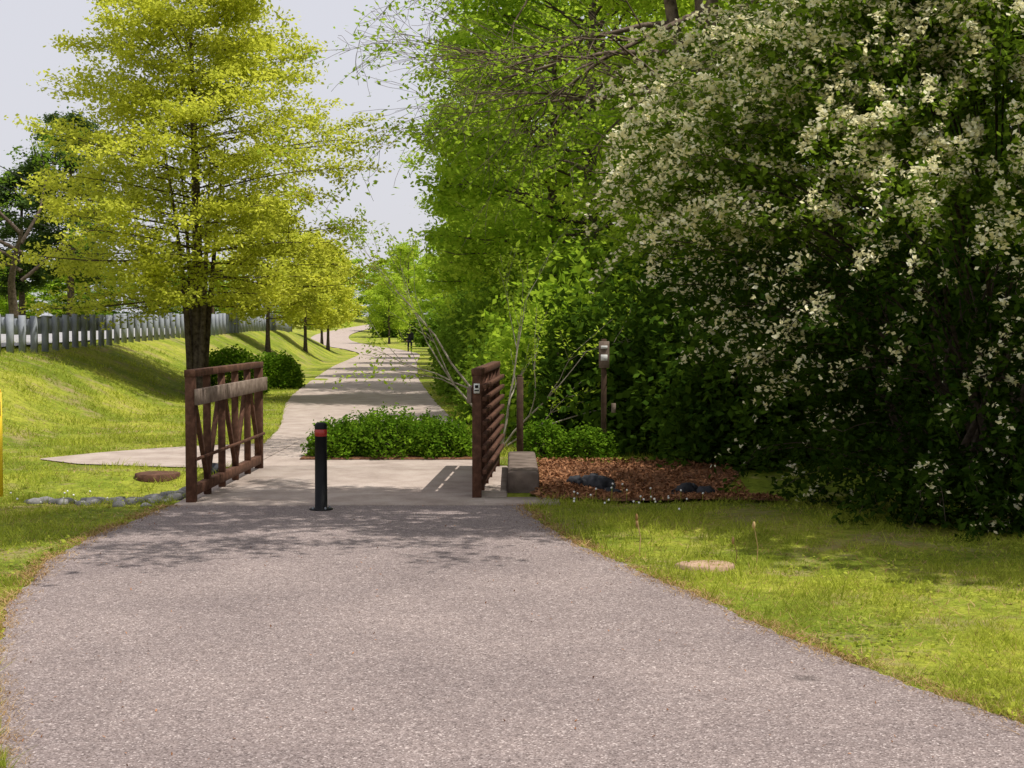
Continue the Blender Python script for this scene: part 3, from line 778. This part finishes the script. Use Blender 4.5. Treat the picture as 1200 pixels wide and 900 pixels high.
for k in range(26): dand(rng.uniform(.5, 1.9), rng.uniform(13, 14.6), rng.uniform(.05, .18))
a.obj('dandelions', ['grass', 'white'])
a = Acc(); N = 600
y = rng.uniform(5, 14, N); x = aL(y)+(aR(y)-aL(y))*rng.beta(.35, .5, N)
a.quads(leafquads(np.stack([x, y, np.full(N, .012)], -1), .02, rng, 4, .4, 0), 0); a.obj('path_debris', ['litter'])

# ------------------------------------------------------------------ utility poles and wires
up = empty('power_line')
def pole(x, y_, z0, n):
    a = Acc(); a.tube([(x, y_, z0), (x, y_, z0+10)], [.16, .11], 10, 0, cap=True); a.box((x, y_, z0+9.4), (2.2, .12, .14))
    for q in (-1, 0, 1): a.tube([(x+q, y_, z0+9.47), (x+q, y_, z0+9.65)], [.05, .04], 8, 0, cap=True)
    a.obj('pole_%d' % n, ['postwood'], parent=up)
pole(-24, 48, .9, 1); pole(-31.5, 150, .5, 2)
a = Acc()
for q, zz in ((-1, 0), (1, 0), (0, -1.6)):
    p0 = np.array([-24+q, 48, 10.5+zz]); p1 = np.array([-31.5+q, 150, 10.1+zz])
    tt = np.linspace(0, 1, 24); pts = p0*(1-tt)[:, None]+p1*tt[:, None]; pts[:, 2] -= 1.4*4*tt[:]*(1-tt[:])
    a.tube(pts, np.full(24, .022), 5, 0)
a.obj('wires', ['black'], parent=up)

# ------------------------------------------------------------------ walking person
def person(loc, rz):
    root = empty('walking_person', loc); root.rotation_euler[2] = rz
    def skin(name, verts, edges, rads, mat, rootv=0):
        me = bpy.data.meshes.new(name); me.from_pydata(verts, edges, []); me.materials.append(M[mat])
        o = bpy.data.objects.new(name, me); COL.objects.link(o); o.parent = root
        o.modifiers.new('s', 'SKIN'); sv = me.skin_vertices[0].data
        for i_, r in enumerate(rads): sv[i_].radius = (r, r) if not hasattr(r, '__len__') else r
        sv[rootv].use_root = True
        ss = o.modifiers.new('u', 'SUBSURF'); ss.levels = 1; ss.render_levels = 2
        return o
    v = [(0, 0, .95), (0, .0, 1.12), (0, -.01, 1.30), (0, .0, 1.43), (.17, 0, 1.42), (.23, .08, 1.16), (.22, -.02, .96), (-.17, 0, 1.42), (-.23, -.09, 1.17), (-.21, -.22, 1.0), (0, .0, 1.5)]
    e = [(0, 1), (1, 2), (2, 3), (3, 4), (4, 5), (5, 6), (3, 7), (7, 8), (8, 9), (3, 10)]
    skin('torso', v, e, [(.15, .11), (.135, .10), (.16, .115), (.11, .08), .06, .045, .035, .06, .045, .035, .05], 'cloth')
    v = [(0, 0, .93), (.09, 0, .88), (.10, -.14, .50), (.10, -.05, .12), (-.09, 0, .88), (-.10, .15, .50), (-.10, .30, .16)]
    skin('trousers', v, [(0, 1), (1, 2), (2, 3), (0, 4), (4, 5), (5, 6)], [(.14, .11), .09, .06, .045, .09, .06, .045], 'short')
    v = [(.10, -.04, .05), (.10, -.17, .03), (-.10, .32, .09), (-.10, .22, .03)]
    skin('shoes', v, [(0, 1), (2, 3)], [.045, .035, .045, .035], 'black')
    v = [(0, 0, 1.48), (0, -.01, 1.56), (0, -.015, 1.64), (0, -.01, 1.71)]
    skin('head', v, [(0, 1), (1, 2), (2, 3)], [.05, .06, .082, .06], 'skin')
    v = [(0, .03, 1.62), (0, .015, 1.70), (0, 0, 1.745)]
    skin('hair', v, [(0, 1), (1, 2)], [.085, .085, .05], 'black')
    for (hx, hy, hz, s) in ((.22, -.06, .90, 1), (-.205, -.28, .95, -1)):
        vv = [(hx, hy, hz), (hx, hy-.02, hz-.05)]; ee = [(0, 1)]; rr_ = [.028, .035]
        for f in range(4):
            vv += [(hx, hy-.045+f*.022, hz-.10), (hx-.01*s, hy-.045+f*.022, hz-.145+abs(f-1.5)*.008)]
            ee += [(1, len(vv)-2), (len(vv)-2, len(vv)-1)]; rr_ += [.009, .008]
        vv += [(hx-.01*s, hy-.06, hz-.05)]; ee += [(0, len(vv)-1)]; rr_ += [.01]
        skin('hand', vv, ee, rr_, 'skin')
person((-6.75, 94, .052), 0.1)

# ------------------------------------------------------------------ light, sky, camera
S = Vector((.40, -.10, .91)).normalized()
sun = bpy.data.lights.new('sun', 'SUN'); sun.energy = 5; sun.angle = math.radians(.5); sun.color = (1, .955, .88)
so = bpy.data.objects.new('sun', sun); COL.objects.link(so)
so.rotation_euler = (-S).to_track_quat('-Z', 'Y').to_euler(); so.location = (20, 10, 40)
w = bpy.data.worlds.new('World'); scene.world = w; w.use_nodes = True
nt = w.node_tree; bg = nt.nodes['Background']
sky = nt.nodes.new('ShaderNodeTexSky'); sky.sky_type = 'NISHITA'; sky.sun_disc = False
sky.sun_elevation = math.asin(S.z); sky.sun_rotation = math.atan2(S.x, S.y)
sky.air_density = 1.0; sky.dust_density = 4.0; sky.ozone_density = 1.0; sky.altitude = 100
mxo = mixc(nt, sky.outputs[0], (6.1, 6.05, 6.5), .85)
nt.links.new(mxo, bg.inputs[0]); bg.inputs[1].default_value = .128

cam = bpy.data.cameras.new('Camera'); co = bpy.data.objects.new('Camera', cam); COL.objects.link(co)
co.location = (0, 0, 1.75); cam.sensor_width = 36; cam.lens = 50
co.rotation_euler = (math.radians(90-2.23), 0, 0); cam.clip_end = 3000; cam.clip_start = .05
scene.camera = co
scene.view_settings.view_transform = 'Standard'
scene.view_settings.look = 'None'
scene.view_settings.exposure = 0
